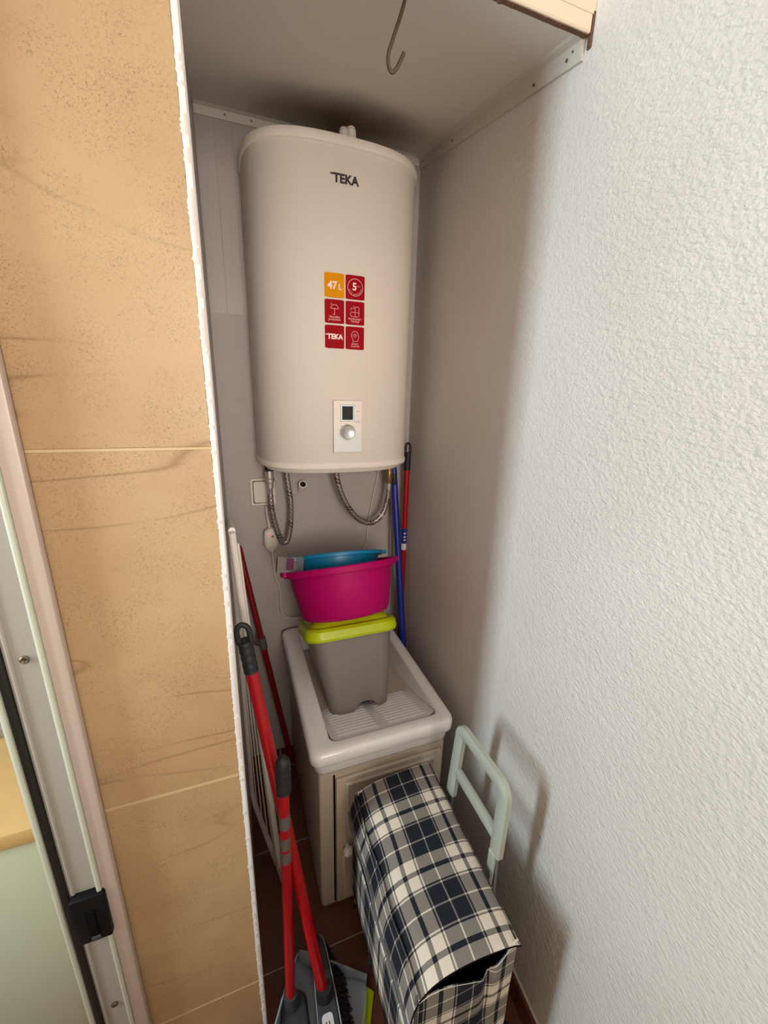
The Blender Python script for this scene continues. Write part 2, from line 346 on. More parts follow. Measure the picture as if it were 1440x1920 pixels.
# ragged white render bead along the corner of the tiled face
mb = MB(); N_ = 900; vs, fs = [], []
rr = random.Random(3); off = 0
for k in range(N_+1):
    z = -1.5 + 2.5*k/N_; xe = -.0178 - (.004 if z < -.7 else .004*max(0, min(1, (-z)/.7)))
    off = .5*off + rr.uniform(-1, 1)*.00035; spike = rr.uniform(.0006, .0018) if rr.random() < .16 else 0
    xl = xe - .0098 - off - spike - .0006*math.sin(z*9)
    vs += [(xl, TILE_Y-.0004, z), (xl+.001, TILE_Y-.0012, z), (xe-.0025, TILE_Y-.0030, z), (xe, TILE_Y-.0005, z), (xe-.001, TILE_Y+.012, z), (-.0325, TILE_Y+.03, z), (xl+.001, TILE_Y+.02, z)]
for k in range(N_):
    for j in range(7):
        q = (j+1) % 7; fs.append((k*7+j, k*7+q, k*7+7+q, k*7+7+j))
mb.add(vs, fs); mb.build('render_bead', 'bead', wall_front, smooth=60)
# niche ceiling, its front lip and the wall above the opening
mb = MB(); rg = []
for y in (LIP_Y+.012, BACK):
    z = ceil_z(y); xr = wall_x(y); rg.append([(-.031, y, z), (xr, y, z), (xr, y, z+.02), (-.031, y, z+.02)])
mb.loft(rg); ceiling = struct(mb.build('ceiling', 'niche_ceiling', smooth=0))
struct(MB().box((-1.7, -1.4, 1.0), (.70, BACK+.1, 1.05)).build('ceiling_1', 'white_ceiling', smooth=0))
zl = ceil_z(LIP_Y)
lip = struct(MB().box((-.02, LIP_Y, zl-.004), (wall_x(LIP_Y)-.004, LIP_Y+.014, zl+.020), .002, 1).build('trim_1', 'lintel', smooth=30))
mb = MB()
for k in range(26):      # brown mould along the lower edge and at the wall end
    xx = .40 + k*.0075; mb.box((xx, LIP_Y+.004, zl-.0048-rr.uniform(0, .0025)*max(0, math.sin(k*.5))), (xx+.0075, LIP_Y+.013, zl-.0035), .001, 1)
mb.box((wall_x(LIP_Y)-.0036, LIP_Y-.001, zl-.022), (wall_x(LIP_Y)-.0005, LIP_Y+.008, zl+.024), .001, 1)
mb.build('mould_stain', 'mould', lip)
struct(MB().box((-.031, LIP_Y+.0005, zl+.0198), (wall_x(LIP_Y)-.0005, LIP_Y+.06, 1.0)).build('wall_lintel', 'lintel', smooth=0))
# trims where the ceiling meets the walls
def cove(p, nrm, drop=.022, out=.02):
    """small hollow moulding: profile points from the ceiling down to the wall"""
    n = Vector(nrm); q = Vector(p)
    return [q+n*out, q+n*(out-.002)-Vector((0, 0, .004)), q+n*.010-Vector((0, 0, .008)), q+n*.006-Vector((0, 0, drop-.004)), q+n*.005-Vector((0, 0, drop)), q-Vector((0, 0, drop)), q]
mb = MB(); mb.loft([cove((xx, BACK, ceil_z(BACK)), (0, -1, 0), .026, .024) for xx in (-.030, wall_x(BACK)-.001)]); t_ = struct(mb.build('trim_2', 'trim', smooth=30))
mb = MB(); mb.loft([cove((wall_x(y)-.0003, y, ceil_z(y)), (-1, 0, 0), .034, .022) for y in (LIP_Y+.015, BACK)]); trim_r = struct(mb.build('trim_3', 'trim', smooth=30))
for y, d in ((.72, .015), (.735, .022), (.83, .024), (1.2, .02), (1.42, .018)):
    MB().lathe([(.0, -.001), (.0028, -.001), (.0022, .0015), (.0, .002)], 10, 'X', (wall_x(y)-.0082, y, ceil_z(y)-d)).build('nail_head', 'mould', trim_r)
for xx in (.05, .12):
    MB().lathe([(.0, .001), (.003, .001), (.0022, -.0015), (.0, -.002)], 10, 'Y', (xx, BACK-.0082, ceil_z(BACK)-.015)).build('nail_head', 'grey_print', t_)
# floor: grout bed and terracotta tiles
floor = struct(MB().box((-1.7, -1.4, -1.56), (.75, BACK+.1, -1.504)).build('floor', 'floor_grout', smooth=0))
TS = .31; xg0 = .1; yg0 = .743
for i in range(-3, 3):
    for j in range(-3, 3):
        x0, x1 = xg0+i*TS, xg0+(i+1)*TS; y0, y1 = yg0+j*TS, yg0+(j+1)*TS
        xmax = min(wall_x(y0), wall_x(y1))-.002
        if x0 > .56 or y0 > 1.4: continue
        x1 = min(x1, xmax); y1 = min(y1, BACK)
        MB().box((x0+.0018, y0+.0018, -1.5045), (x1-.0018, y1-.0018, -1.5), .0012, 1).build('floor_tile', 'terracotta', floor)
struct(MB().box((-1.7, -1.4, -1.5042), (-.835, BACK, -1.5001)).build('floor_1', 'terracotta', smooth=0))
# skirting on the right wall: cut tiles, white grout on top
base = None
segs = [-.15, .16, .47, .78, 1.09, 1.40]
bb = MB(); rg = []
for y in (-.15, 1.40):
    xw = wall_x(y)-.0005; rg.append([(xw, y, -1.4985), (xw-.004, y, -1.4985), (xw-.004, y, -1.428), (xw, y, -1.424)])
bb.loft(rg); base = struct(bb.build('baseboard_right', 'bead', smooth=0))
for a, b in zip(segs[:-1], segs[1:]):
    mb = MB(); rg = []
    for y in (a+.003, b-.003):
        xw = wall_x(y)-.0045; rg.append([(xw, y, -1.498), (xw-.007, y, -1.498), (xw-.007, y, -1.433), (xw-.004, y, -1.430), (xw, y, -1.430)])
    mb.loft(rg); mb.build('baseboard_tile', 'terracotta', base, smooth=20)
# outer room: left wall with the window opening the daylight comes through, rear wall
WX = -1.6; wl = MB()
wl.box((WX-.1, -1.4, -1.5), (WX, -.13, 1.0)); wl.box((WX-.1, .53, -1.5), (WX, BACK, 1.0)); wl.box((WX-.1, -.13, -1.5), (WX, .53, -.48))
struct(wl.build('wall_window', 'lintel', smooth=0))
struct(MB().box((-1.7, -1.5, -1.5), (.9, -1.4, 1.0)).build('wall_rear', 'lintel', smooth=0))
# kitchen side of the door
struct(MB().box((-1.6, BACK, -1.5), (-.16, BACK+.1, 1.0)).build('wall_kitchen', 'lintel', smooth=0))
struct(MB().box((-1.6, TILE_Y, .62), (-.345, TILE_Y+.06, 1.0)).build('wall_over_door', 'lintel', smooth=0))
struct(MB().box((-1.6, TILE_Y, -1.5), (-1.15, TILE_Y+.06, .62)).build('wall_beside_door', 'lintel', smooth=0))
# door frame: stepped aluminium profile seen from the front
FY = TILE_Y-.002
door = struct(MB().box((-.311, FY-.010, -1.5), (-.268, FY+.060, .62), .002, 1).build('door_1', 'jamb', smooth=30))
def strip(name, m, x0, x1, y0, y1, bev=.0015):
    return MB().box((x0, y0, -1.5), (x1, y1, .62), bev, 2).build(name, m, door)
strip('architrave', 'frame', -.268, -.2455, FY-.016, FY, .003)
strip('outer_lip', 'lip', -.2755, -.2678, FY-.020, FY-.004, .003)
strip('inner_bead', 'jamb', -.3140, -.3070, FY-.0125, FY+.03, .003)
strip('inner_groove', 'jamb', -.3180, -.3138, FY-.008, FY+.03)
strip('gasket', 'gasket', -.3300, -.3175, FY-.012, FY+.03, .004)
strip('stop_lip', 'lip', -.3385, -.3298, FY-.014, FY+.05, .003)
for z in (-.372, -1.155, .3):
    MB().lathe([(.0, -.0105), (.0055, -.0105), (.0062, -.0125), (.0045, -.014), (.002, -.0125), (.0, -.0125)], 16, 'Y', (-.2935, FY, z)).build('screw', 'screw', door)
mb = MB(); mb.box((-.315, FY-.026, -.945), (-.2635, FY-.003, -.838), .004, 2)
lt = mb.build('latch_plate', 'latch', door, label='black latch keep on the white door frame')
mb = MB(); mb.box((-.296, FY-.0285, -.925), (-.281, FY-.0255, -.868), .001, 1); mb.build('latch_slot', 'lining', lt)
mb = MB(); mb.box((-.293, FY-.030, -.938), (-.279, FY-.0265, -.928), .001, 1); mb.build('latch_lug', 'charcoal', lt)

# ================================================================== KITCHEN beyond the door
KY = .73; KZ = -.775
k = thing('kitchen_cabinet', 'pale green cabinet front under the orange worktop beyond the door frame', 'cabinet', (-.6, 1.0, -1.5))
MB().box((-1.1, KY+.02, -1.5), (-.145, 1.35, KZ-.034), .002, 1).build('carcass', 'kitchen', k)
for x0, x1 in ((-1.09, -.66), (-.655, -.15)):
    d_ = MB().box((x0, KY+.002, -1.42), (x1, KY+.02, KZ-.040), .003, 2).build('door', 'kitchen', k)
    MB().tube([(x0+.05, KY+.004, KZ-.12), (x0+.05, KY-.02, KZ-.13), (x0+.05, KY-.02, KZ-.22), (x0+.05, KY+.004, KZ-.23)], .005, 8).build('handle', 'steel', d_)
tag(MB().box((-1.12, KY-.006, KZ-.034), (-.14, 1.36, KZ), .004, 2).build('worktop', 'worktop', origin=(-.6, 1.0, KZ)), 'orange wooden worktop on the pale green cabinet beyond the door', 'worktop')
k = thing('hob', 'black appliance with grey front strip standing on the orange worktop', 'appliance', (-.62, 1.14, KZ))
MB().box((-1.0, .985, KZ+.001), (-.24, 1.3, KZ+.03), .004, 2).build('front_strip', 'grey_strip', k)
MB().box((-.99, .995, KZ+.029), (-.25, 1.29, KZ+.16), .01, 2).build('body', 'appliance', k)

# ================================================================== WATER HEATER
HA, HCX = .247, .327; HZ0, HZ1 = -.232, .612; HB = .205; HYC = 1.402; HN = 2.9
def hfront(x, grow=0):
    u = min(1, abs((x-HCX)/(HA+grow))); return HYC - (HB+grow)*(1-u**HN)**(1/HN)
def houtline(grow=0, n=44):
    """top view of the case, front side superelliptic, back flat"""
    a, b = HA+grow, HB+grow; out = []
    for k in range(n+1):
        t = math.pi*k/n; c, s_ = math.cos(t), math.sin(t)
        out.append((HCX - a*math.copysign(abs(c)**(2/HN), c), HYC - b*abs(s_)**(2/HN)))
    out += [(HCX+a, 1.445), (HCX-a, 1.445)]
    return out
def hring(grow, z): return [(x, y, z) for x, y in houtline(grow)]
ht = thing('water_heater', 'white wall-hung electric water heater with rounded front, red and yellow stickers', 'water heater', (HCX, 1.445, HZ0))
MB().loft([hring(-.001, HZ0+.02), hring(0, HZ0+.022), hring(0, HZ1-.022), hring(-.001, HZ1-.02)]).build('body', 'enamel', ht)
MB().loft([hring(.0005, HZ1-.024), hring(.0045, HZ1-.022), hring(.0045, HZ1-.008), hring(.001, HZ1), hring(-.02, HZ1+.004), hring(-.1, HZ1+.005)]).build('top_cap', 'cap', ht)
MB().loft([hring(-.030, HZ0-.014), hring(-.020, HZ0-.011), hring(-.010, HZ0+.003), hring(.001, HZ0+.004), hring(.003, HZ0+.007), hring(.003, HZ0+.019), hring(.0005, HZ0+.022)]).build('bottom_cap', 'cap', ht)
MB().box((HCX-.14, 1.443, HZ1-.16), (HCX+.14, BACK-.006, HZ1-.12), .002, 1).build('wall_bracket', 'steel', ht)
mb = MB()
for k in range(9):
    a = rr.uniform(0, 6.28); mb.lathe([(.0, -.012), (.010, -.008), (.013, 0), (.010, .008), (.0, .012)], 9, 'Z', (.336+.010*math.cos(a), 1.222+.008*math.sin(a), HZ1+.014+rr.uniform(-.004, .010)))
mb.build('foam_plug', 'foam', ht)
# -- print on the curved front
def wrap(vs, fs, cx, cz, lift, sx=1.0):
    return [(cx+x*sx, hfront(cx+x*sx)-lift, cz+z) for x, z in vs], fs
def put(parent, name, m, items, cx, cz, lift):
    mb = MB()
    for vs, fs in items: mb.add(*wrap(vs, fs, cx, cz, lift))
    return mb.build(name, m, parent, smooth=0)
def letters(body, size, dx=0, dz=0, bold=0, sx=1.0, spacing=1.0):
    vs, fs = text_mesh(body, size, bold, spacing=spacing); return [(x*sx+dx, y+dz) for x, y in vs], fs
put(ht, 'logo_lettering', 'logo', [letters('TEKA', .0275, .004, 0, .0012, 1.0), ([(-.036, .0068), (-.024, .0068), (-.024, .0103), (-.038, .0103)], [(0, 1, 2, 3)])], .321, .519, .0006)
SX, SZ, SP, SQ = .2925, .2745, .0585, .0545; ROW = .0645; SQH = .0600
def square(ix, iz, m, label):
    cx, cz = SX+(ix)*SP, SZ-iz*ROW
    o2 = rrect(SQ/2, SQH/2, .002, 3); mb = MB()
    # two layers: outline subdivided in x so that it follows the curve
    cols = 8; vs, fs = [], []
    for i in range(cols+1):
        x = -SQ/2+SQ*i/cols; e = .0015 if i in (0, cols) else 0
        for zz in (-SQH/2+e, SQH/2-e): vs.append((x, zz))
    for i in range(cols): fs.append((2*i, 2*i+2, 2*i+3, 2*i+1))
    a, f = wrap(vs, fs, cx, cz, .0012); b_, _ = wrap(vs, fs, cx, cz, .0001)
    n = len(a); sides = [(2*i, 2*i+2, n+2*i+2, n+2*i) for i in range(cols)] + [(2*i+1, n+2*i+1, n+2*i+3, 2*i+3) for i in range(cols)] + [(0, n, n+1, 1), (2*cols, 2*cols+1, n+2*cols+1, n+2*cols)]
    mb.add(a+b_, list(f)+[tuple(n+j for j in q) for q in f]+sides)
    return mb.build('sticker', m, ht, smooth=0, label=label), cx, cz
s_, cx, cz = square(0, 0, 'yellow_sticker', 'yellow square sticker printed 47L')
put(s_, 'lettering', 'white_print', [letters('47', .0255, -.006, -.001, .0008), letters('L', .020, .0155, -.0035, .0003)], cx, cz, .0016)
s_, cx, cz = square(1, 0, 'red_sticker', 'red square sticker with a figure 5 in a ring')
put(s_, 'ring_print', 'pink_print', [stroke(arc(0, 0, .0212, 0, 360, 40)[:-1], .0014, True), letters('years', .0052, .0085, .004)]
    + [([(x*math.cos(r_)-z*math.sin(r_)+.0168*math.sin(a_), x*math.sin(r_)+z*math.cos(r_)-.0168*math.cos(a_)) for x, z in tv], tf)
       for ch, a_ in zip('total guarantee', [math.radians(-72+i*10.3) for i in range(15)]) if ch != ' ' for r_ in (a_,) for tv, tf in (text_mesh(ch, .0058),)], cx, cz, .0016)
put(s_, 'lettering', 'white_print', [letters('5', .0260, -.002, .001, .0007)], cx, cz, .0016)
s_, cx, cz = square(0, 1, 'red_sticker', 'red square sticker with an umbrella icon')
um = arc(0, .0065, .0105, 0, 180, 18) + [(-.007, .0075), (-.0035, .0065), (0, .0078), (.0035, .0065), (.007, .0075)]
put(s_, 'icon_print', 'pink_print', [stroke(um, .0012, True), stroke([(0, .0075), (0, -.006)]+arc(-.002, -.006, .002, 0, -180, 8), .0012), stroke([(-.0105, .0165), (-.009, .019), (-.0065, .0165)], .0011),
    letters('Humidity\nprotection', .0080, 0, -.0170, .0001)], cx, cz, .0016)
s_, cx, cz = square(1, 1, 'red_sticker', 'red square sticker with upright and lying tank icons')
def capsule(x0, x1, z0, z1):
    return rrect((x1-x0)/2, (z1-z0)/2, min(x1-x0, z1-z0)/2*.9, 5, (x0+x1)/2, (z0+z1)/2)
put(s_, 'icon_print', 'pink_print', [stroke(capsule(0, .0115, -.009, .0165), .0012, True), stroke(capsule(-.0135, .0115, -.009, .0025), .0012, True), stroke([(-.006, .0185), (-.001, .0145), (-.006, .0105)], .0011), stroke(arc(-.006, .006, .0075, 100, 175, 8), .0009),
    letters('Horizontal /\nVertical', .0080, 0, -.0180, .0001)], cx, cz, .0016)
s_, cx, cz = square(0, 2, 'red_sticker', 'red square sticker with the maker lettering in white')
put(s_, 'lettering', 'white_print', [letters('TEKA', .0180, .001, 0, .0008), ([(-.0255, .0045), (-.016, .0045), (-.016, .0068), (-.0265, .0068)], [(0, 1, 2, 3)])], cx, cz, .0016)
s_, cx, cz = square(1, 2, 'red_sticker', 'red square sticker with a head and bulb icon')
hd = [(-.006, -.0085), (-.006, -.003), (-.0095, .002), (-.0105, .008), (-.008, .0145), (-.003, .018), (.003, .018), (.008, .0145), (.0105, .008), (.0115, .001), (.0095, -.002), (.009, -.007), (.005, -.0075), (.003, -.009), (0, -.0075), (-.003, -.0095)]
put(s_, 'icon_print', 'pink_print', [stroke(hd, .0012, True), stroke(arc(0, .006, .003, -60, 240, 12)+[(-.001, .0015), (.001, .0015)], .001, True)]
    + [stroke([(.0045*math.cos(math.radians(a)), .006+.0045*math.sin(math.radians(a))), (.007*math.cos(math.radians(a)), .006+.007*math.sin(math.radians(a)))], .001) for a in (0, 45, 90, 135, 180)]
    + [letters('Smart\nControl', .0080, 0, -.0180, .0001)], cx, cz, .0016)
# -- control panel
PX, PZ0, PZ1, PHW = .328, -.176, -.0245, .0425
def slab(parent, name, m, x0, x1, z0, z1, back, front, arc_top=0, mi=None):
    cols = 12; vs, fs = [], []
    for i in range(cols+1):
        x = x0+(x1-x0)*i/cols; u = (i/cols-.5)*2; zt = z1-arc_top*(1-u*u) if arc_top else z1
        y0 = hfront(PX)
        vs += [(x, hfront(x)-back, z0), (x, y0-front, z0+.0015), (x, y0-front, zt-.0015), (x, hfront(x)-back, zt)]
    for i in range(cols):
        a = 4*i
        fs += [(a, a+4, a+5, a+1), (a+1, a+5, a+6, a+2), (a+2, a+6, a+7, a+3)]
    fs += [(0, 1, 2, 3), (4*cols, 4*cols+3, 4*cols+2, 4*cols+1)]
    return MB().add(vs, fs).build(name, m, parent, smooth=20)
cp = slab(ht, 'control_panel', 'panel_white', PX-PHW, PX+PHW, PZ0+.004, PZ1, .0002, .0105)
slab(cp, 'flap', 'flap', PX-PHW-.0003, PX+PHW+.0003, PZ0, PZ0+.0585, .0002, .0125, .0125)
PY = hfront(PX)-.0105
MB().box((PX-.0225, PY-.0012, PZ1-.0610), (PX+.0205, PY+.001, PZ1-.0120), .0008, 1).build('screen_bezel', 'silver', cp)
MB().box((PX-.0172, PY-.0020, PZ1-.0555), (PX+.0152, PY+.001, PZ1-.0170), .0006, 1).build('screen', 'screen', cp)
kx, kz = PX-.002, PZ1-.0905
MB().lathe([(.0, .001), (.0222, .001), (.0222, -.004), (.0212, -.015), (.0197, -.017), (.0190, -.0165), (.0, -.0162)], 40, 'Y', (kx, PY, kz)).build('knob', 'silver', cp)
for zz in (-.0415, -.0535):
    MB().box((PX+.0255, PY-.0018, PZ1+zz-.0055), (PX+.0375, PY+.001, PZ1+zz), .0008, 1).build('button', 'panel_white', cp)
mb = MB()
for body, zz in (('ECO', -.0325), ('BOOST', -.0640)):
    vs, fs = text_mesh(body, .0050); mb.add([(PX+.0315+x, PY-.0004, PZ1+zz+.0015+z) for x, z in vs], fs)
for a in range(-225, 60, 30):
    t = math.radians(a); mb.box((kx+.0235*math.cos(t)-.0009, PY-.0006, kz+.0235*math.sin(t)-.0009), (kx+.0235*math.cos(t)+.0009, PY, kz+.0235*math.sin(t)+.0009))
mb.build('dial_print', 'grey_print', cp, kind='stuff')
# -- connections under the heater: fittings and braided hoses belong to it
def fitting(name, m, x, y, prof):
    return MB().lathe(prof, 20, 'Z', (x, y, 0)).build(name, m, ht)
lx, ly = .112, 1.392
fitting('dielectric_sleeve', 'black', lx, ly, [(.0, -.238), (.0145, -.238), (.0145, -.262), (.0, -.262)])
fitting('relief_valve', 'chrome', lx, ly, [(.0, -.262), (.0145, -.262), (.0145, -.288), (.0165, -.290), (.0165, -.300), (.0125, -.303), (.0125, -.318), (.0, -.318)])
fitting('hose_nut', 'chrome', lx, ly, [(.0, -.318), (.0105, -.318), (.0105, -.326), (.0092, -.328), (.0092, -.345), (.0, -.345)])
path = smoothpath([(lx, ly, -.342), (lx+.001, ly, -.39), (lx+.010, ly+.003, -.45), (lx+.026, ly+.006, -.508), (lx+.040, ly+.008, -.527), (lx+.054, ly+.010, -.512), (lx+.066, ly+.012, -.45), (lx+.068, ly+.012, -.38), (lx+.060, ly+.012, -.30), (lx+.054, ly+.012, -.245)], 8)
MB().tube(path, .0098, 14, uvlen=1).build('braided_hose', 'braid', ht, label='braided steel hose looped beside the wall socket')
rx, ry = .537, 1.372
fitting('hose_nut', 'chrome', rx, ry, [(.0, -.236), (.0115, -.236), (.0115, -.262), (.0, -.262)])
va = fitting('ball_valve', 'brass', rx, ry, [(.0, -.262), (.0135, -.262), (.0135, -.272), (.0115, -.274), (.0130, -.282), (.0130, -.308), (.0115, -.312), (.0115, -.322), (.0, -.322)])
MB().tube([(rx+.004, ry-.010, -.292), (rx+.010, ry-.026, -.292)], .0055, 10).build('valve_stem', 'brass', va)
MB().box((rx+.005, ry-.034, -.322), (rx+.017, ry-.026, -.284), .003, 2).build('valve_lever', 'black', va)
fitting('crimp_sleeve', 'chrome', rx, ry, [(.0, -.320), (.0092, -.320), (.0092, -.345), (.0, -.345)])
path = smoothpath([(rx, ry, -.343), (rx-.004, ry, -.38), (rx-.022, ry-.002, -.435), (rx-.062, ry-.004, -.468), (rx-.110, ry-.006, -.455), (rx-.155, ry-.008, -.405), (rx-.190, ry-.010, -.330), (rx-.208, ry-.010, -.245)], 8)
hs = MB().tube(path, .0098, 14, uvlen=1).build('braided_hose', 'braid', ht, label='braided steel hose hanging in a wide curve from the brass valve')
MB().tube(path[17:19], .0104, 14).build('hose_tag', 'label', hs)

# ================================================================== things on the back wall
sk = thing('wall_socket', 'square ivory wall socket plate on the back wall under the heater', 'socket', (.088, BACK, -.346))
rg = [[(x, BACK-y, z) for x, z in rrect(hx, hz, r, 4, .092, -.348)] for hx, hz, r, y in ((.042, .049, .006, 0.0), (.042, .049, .006, .007), (.040, .047, .006, .0095), (.034, .041, .006, .0095), (.0335, .0405, .006, .007))]
MB().loft(rg, True, True).build('frame_plate', 'socket', sk)
MB().loft([[(x, BACK-y, z) for x, z in rrect(.0335, .0405, .006, 4, .092, -.348)] for y in (.0070, .0078)]).build('gap', 'lining', sk)
rg = [[(x, BACK-y, z) for x, z in rrect(hx, hz, .006, 4, .092, -.348)] for hx, hz, y in ((.0315, .0385, .004), (.0315, .0385, .0105), (.030, .037, .012))]
MB().loft(rg).build('cover', 'socket', sk)
ad = thing('inline_rcd', 'ivory inline safety switch with red light hanging on cable below the socket', 'switch', (.108, 1.437, -.52))
rg = []
for z, hx, hy in ((-.478, .006, .006), (-.482, .012, .009), (-.488, .023, .013), (-.505, .026, .016), (-.535, .026, .016), (-.553, .021, .013), (-.562, .012, .009), (-.570, .006, .006)):
    rg.append([(x, y, z) for x, y in rrect(hx, hy, min(hx, hy)*.7, 4, .110, 1.437)])
MB().loft(rg).build('housing', 'socket', ad)
MB().lathe([(.0, 0), (.0035, 0), (.0025, -.002), (.0, -.0026)], 10, 'Y', (.104, 1.4215, -.499)).build('indicator_light', 'led', ad)
MB().box((.1105, 1.4185, -.510), (.1185, 1.423, -.502), .001, 1).build('test_button', 'grey_print', ad)
MB().tube(smoothpath([(.100, 1.445, -.397), (.102, 1.442, -.44), (.107, 1.438, -.480)], 6), .0052, 8).build('cable', 'wire', ad)
MB().tube(smoothpath([(.110, 1.437, -.566), (.113, 1.440, -.62), (.119, 1.448, -.68), (.133, 1.450, -.74), (.132, 1.450, -.80), (.140, 1.450, -.845), (.18, 1.45, -.865), (.27, 1.45, -.87)], 8), .0034, 8).build('cable', 'wire', ad)
ps = thing('pipe_stub', 'short open white pipe stub in the back wall under the heater', 'pipe', (.228, BACK, -.335))
pa, pb = Vector((.227, BACK-.002, -.346)), Vector((.229, BACK-.034, -.322))
MB().tube([pa, pb], .0150, 20).build('sleeve', 'cap', ps)
MB().tube([pb-(pb-pa)*.04, pb+(pb-pa).normalized()*.0006], .0105, 20).build('bore', 'dark_hole', ps)
mb = MB(); mb.tube(smoothpath([(.525, 1.453, -.20), (.522, 1.4545, -.30), (.502, 1.4545, -.40), (.486, 1.4545, -.50), (.478, 1.4545, -.58), (.455, 1.4545, -.64), (.43, 1.4545, -.75), (.42, 1.4545, -.86)], 8), .0026, 8)
tag(mb.build('thin_cable', 'wire', origin=(.49, 1.4545, -.5)), 'thin white cable running down the back wall behind the basins', 'cable')
tag(MB().tube([(.586, 1.447, -.20), (.584, 1.447, -.6), (.582, 1.447, -.9)], .0085, 10).build('conduit', 'board', origin=(.584, 1.447, -.9)), 'narrow grey conduit on the back wall behind the brass valve', 'pipe')

# hook hanging from the niche ceiling
hz = ceil_z(.76)
mb = MB(); pth = smoothpath([(.302, .76, hz-.001), (.294, .76, .560), (.282, .76, .528), (.2745, .76, .506), (.2755, .76, .492), (.2815, .76, .4855), (.290, .76, .494), (.3005, .76, .514)], 8)
mb.tube(pth, .0029, 10)
hk = tag(mb.build('ceiling_hook', 'screw', origin=(.302, .76, hz)), 'bent wire hook hanging from the niche ceiling', 'hook')

# ================================================================== SINK on its cabinet
sk = thing('laundry_sink', 'white ceramic laundry sink with ribbed washboard on cream cabinet', 'sink', (.342, 1.13, -1.5))
cx, cy, hx, hy = .3415, 1.131, .2115, .314
def rr3(inset, z, r=.03, dx=0): return [(x, y, z) for x, y in rrect(hx-inset, hy-inset, max(.006, r-inset*.3), 8, cx+dx, cy)]
icx, icy, ihx, ihy = .352, 1.131, .163, .274
def inn(inset, z, r=.022): return [(x, y, z) for x, y in rrect(ihx-inset, ihy-inset, r, 8, icx, icy)]
MB().loft([rr3(.026, -.986), rr3(.018, -.984), rr3(.013, -.975), rr3(.010, -.945), rr3(.003, -.942), rr3(.0, -.937), rr3(0, -.916), rr3(.003, -.906), rr3(.010, -.902), inn(-.006, -.902, .026), inn(-.001, -.9045), inn(.002, -.910), inn(.012, -1.10), inn(.03, -1.165, .03), inn(.06, -1.18, .03)], False, True).build('basin', 'ceramic', sk, smooth=50)
# washboard: sloping slab with two fields of ribs
B0, B1 = (.872, -.921), (1.135, -1.012)
def board(u, v):
    x = icx-ihx+.006 + u*(2*ihx-.012); y = B0[0]+(B1[0]-B0[0])*v; z = B0[1]+(B1[1]-B0[1])*v
    e = min(u, 1-u); mask = max(0, min(1, (e-.05)/.03))*max(0, min(1, (abs(u-.50)-.035)/.025))*max(0, min(1, (v-.04)/.03))
    edge = max(0, (.06-e)/.06)
    return (x, y, z + mask*.0042*abs(math.sin(math.pi*v*16))**.8 + edge*edge*.012)
mb = MB(); mb.grid(board, 48, 190)
xa, xb = icx-ihx+.006, icx+ihx-.006
mb.add([(xa, B1[0], B1[1]), (xb, B1[0], B1[1]), (xb-.01, B1[0]+.004, -1.17), (xa+.01, B1[0]+.004, -1.17)], [(0, 1, 2, 3)])
mb.build('washboard', 'ceramic', sk, smooth=60)
cz1 = -.984
cb = MB(); CX0, CX1, CY0 = .152, .530, .834
rg = [[(x, y, z) for x, y in rrect((CX1-CX0)/2-i_, .298-i_, .008, 3, (CX0+CX1)/2, CY0+.298)] for z, i_ in ((-1.4995, .004), (-1.488, .004), (-1.486, 0), (cz1, 0))]
cb.loft(rg); cab = cb.build('cabinet', 'cabinet', sk)
dx0, dx1, dz0, dz1 = .197, .515, -1.478, -1.006
dm = MB(); dm.box((dx0, CY0-.012, dz0), (dx1, CY0-.0005, dz1), .003, 2)
dr = dm.build('door', 'cabinet', sk)
def moulding(x0, x1, z0, z1, name):
    mb = MB(); rg = []
    for ins, yy in ((0, 0), (.003, -.004), (.007, -.0045), (.011, -.0015), (.014, -.001)):
        rg.append([(x0+ins, CY0-.012+yy, z0+ins), (x1-ins, CY0-.012+yy, z0+ins), (x1-ins, CY0-.012+yy, z1-ins), (x0+ins, CY0-.012+yy, z1-ins)])
    mb.loft(rg, False, True); return mb.build(name, 'cabinet', dr, smooth=50)
moulding(.222, .495, -1.228, -1.022, 'door_panel'); moulding(.212, .495, -1.462, -1.290, 'door_panel')
MB().lathe([(.0, .0), (.006, 0), (.006, -.008), (.012, -.011), (.0155, -.018), (.0145, -.025), (.009, -.030), (.0, -.0315)], 24, 'Y', (.2265, CY0-.012, -1.252)).build('knob', 'knob', dr)
MB().box((dx0-.006, CY0-.004, dz0-.004), (dx0-.0015, CY0+.0005, dz1+.012), .0005, 1).build('door_gap', 'lining', sk)

# ================================================================== BIN and BASINS, tilted back on the sloping washboard
TH = math.radians(21)
def tilt(org, th, roll=0, yaw=0):
    return Matrix.Translation(Vector(org)) @ Matrix.Rotation(-th, 4, 'X') @ Matrix.Rotation(roll, 4, 'Y') @ Matrix.Rotation(yaw, 4, 'Z')
T = tilt((.325, .996, -.962), TH, 0, 0)
bn = thing('lidded_bin', 'grey plastic bin with lime green lid standing on the washboard', 'bin', (.319, 1.06, -.96))
CV = .082
def bring(hx_, hy_, r, w_, dx=0, arch=False, n=10):
    out = []
    # dense front edge so that the arched hand notch can be cut into the bottom rim
    pts = rrect(hx_, hy_, r, n, dx, CV)
    dense = []
    for i, p in enumerate(pts):
        q = pts[(i+1) % len(pts)]; dense.append(p)
        if math.hypot(q[0]-p[0], q[1]-p[1]) > .04:
            for k in range(1, 16): dense.append((p[0]+(q[0]-p[0])*k/16, p[1]+(q[1]-p[1])*k/16))
    for x, y in dense:
        w2 = w_
        if arch and y < CV-hy_*.9:
            u = (x-.016)/.036
            if abs(u) < 1: w2 = w_ + .024*math.sqrt(1-u*u)
        out.append((x, y, w2))
    return out
def lerp(a, b, t): return a+(b-a)*t
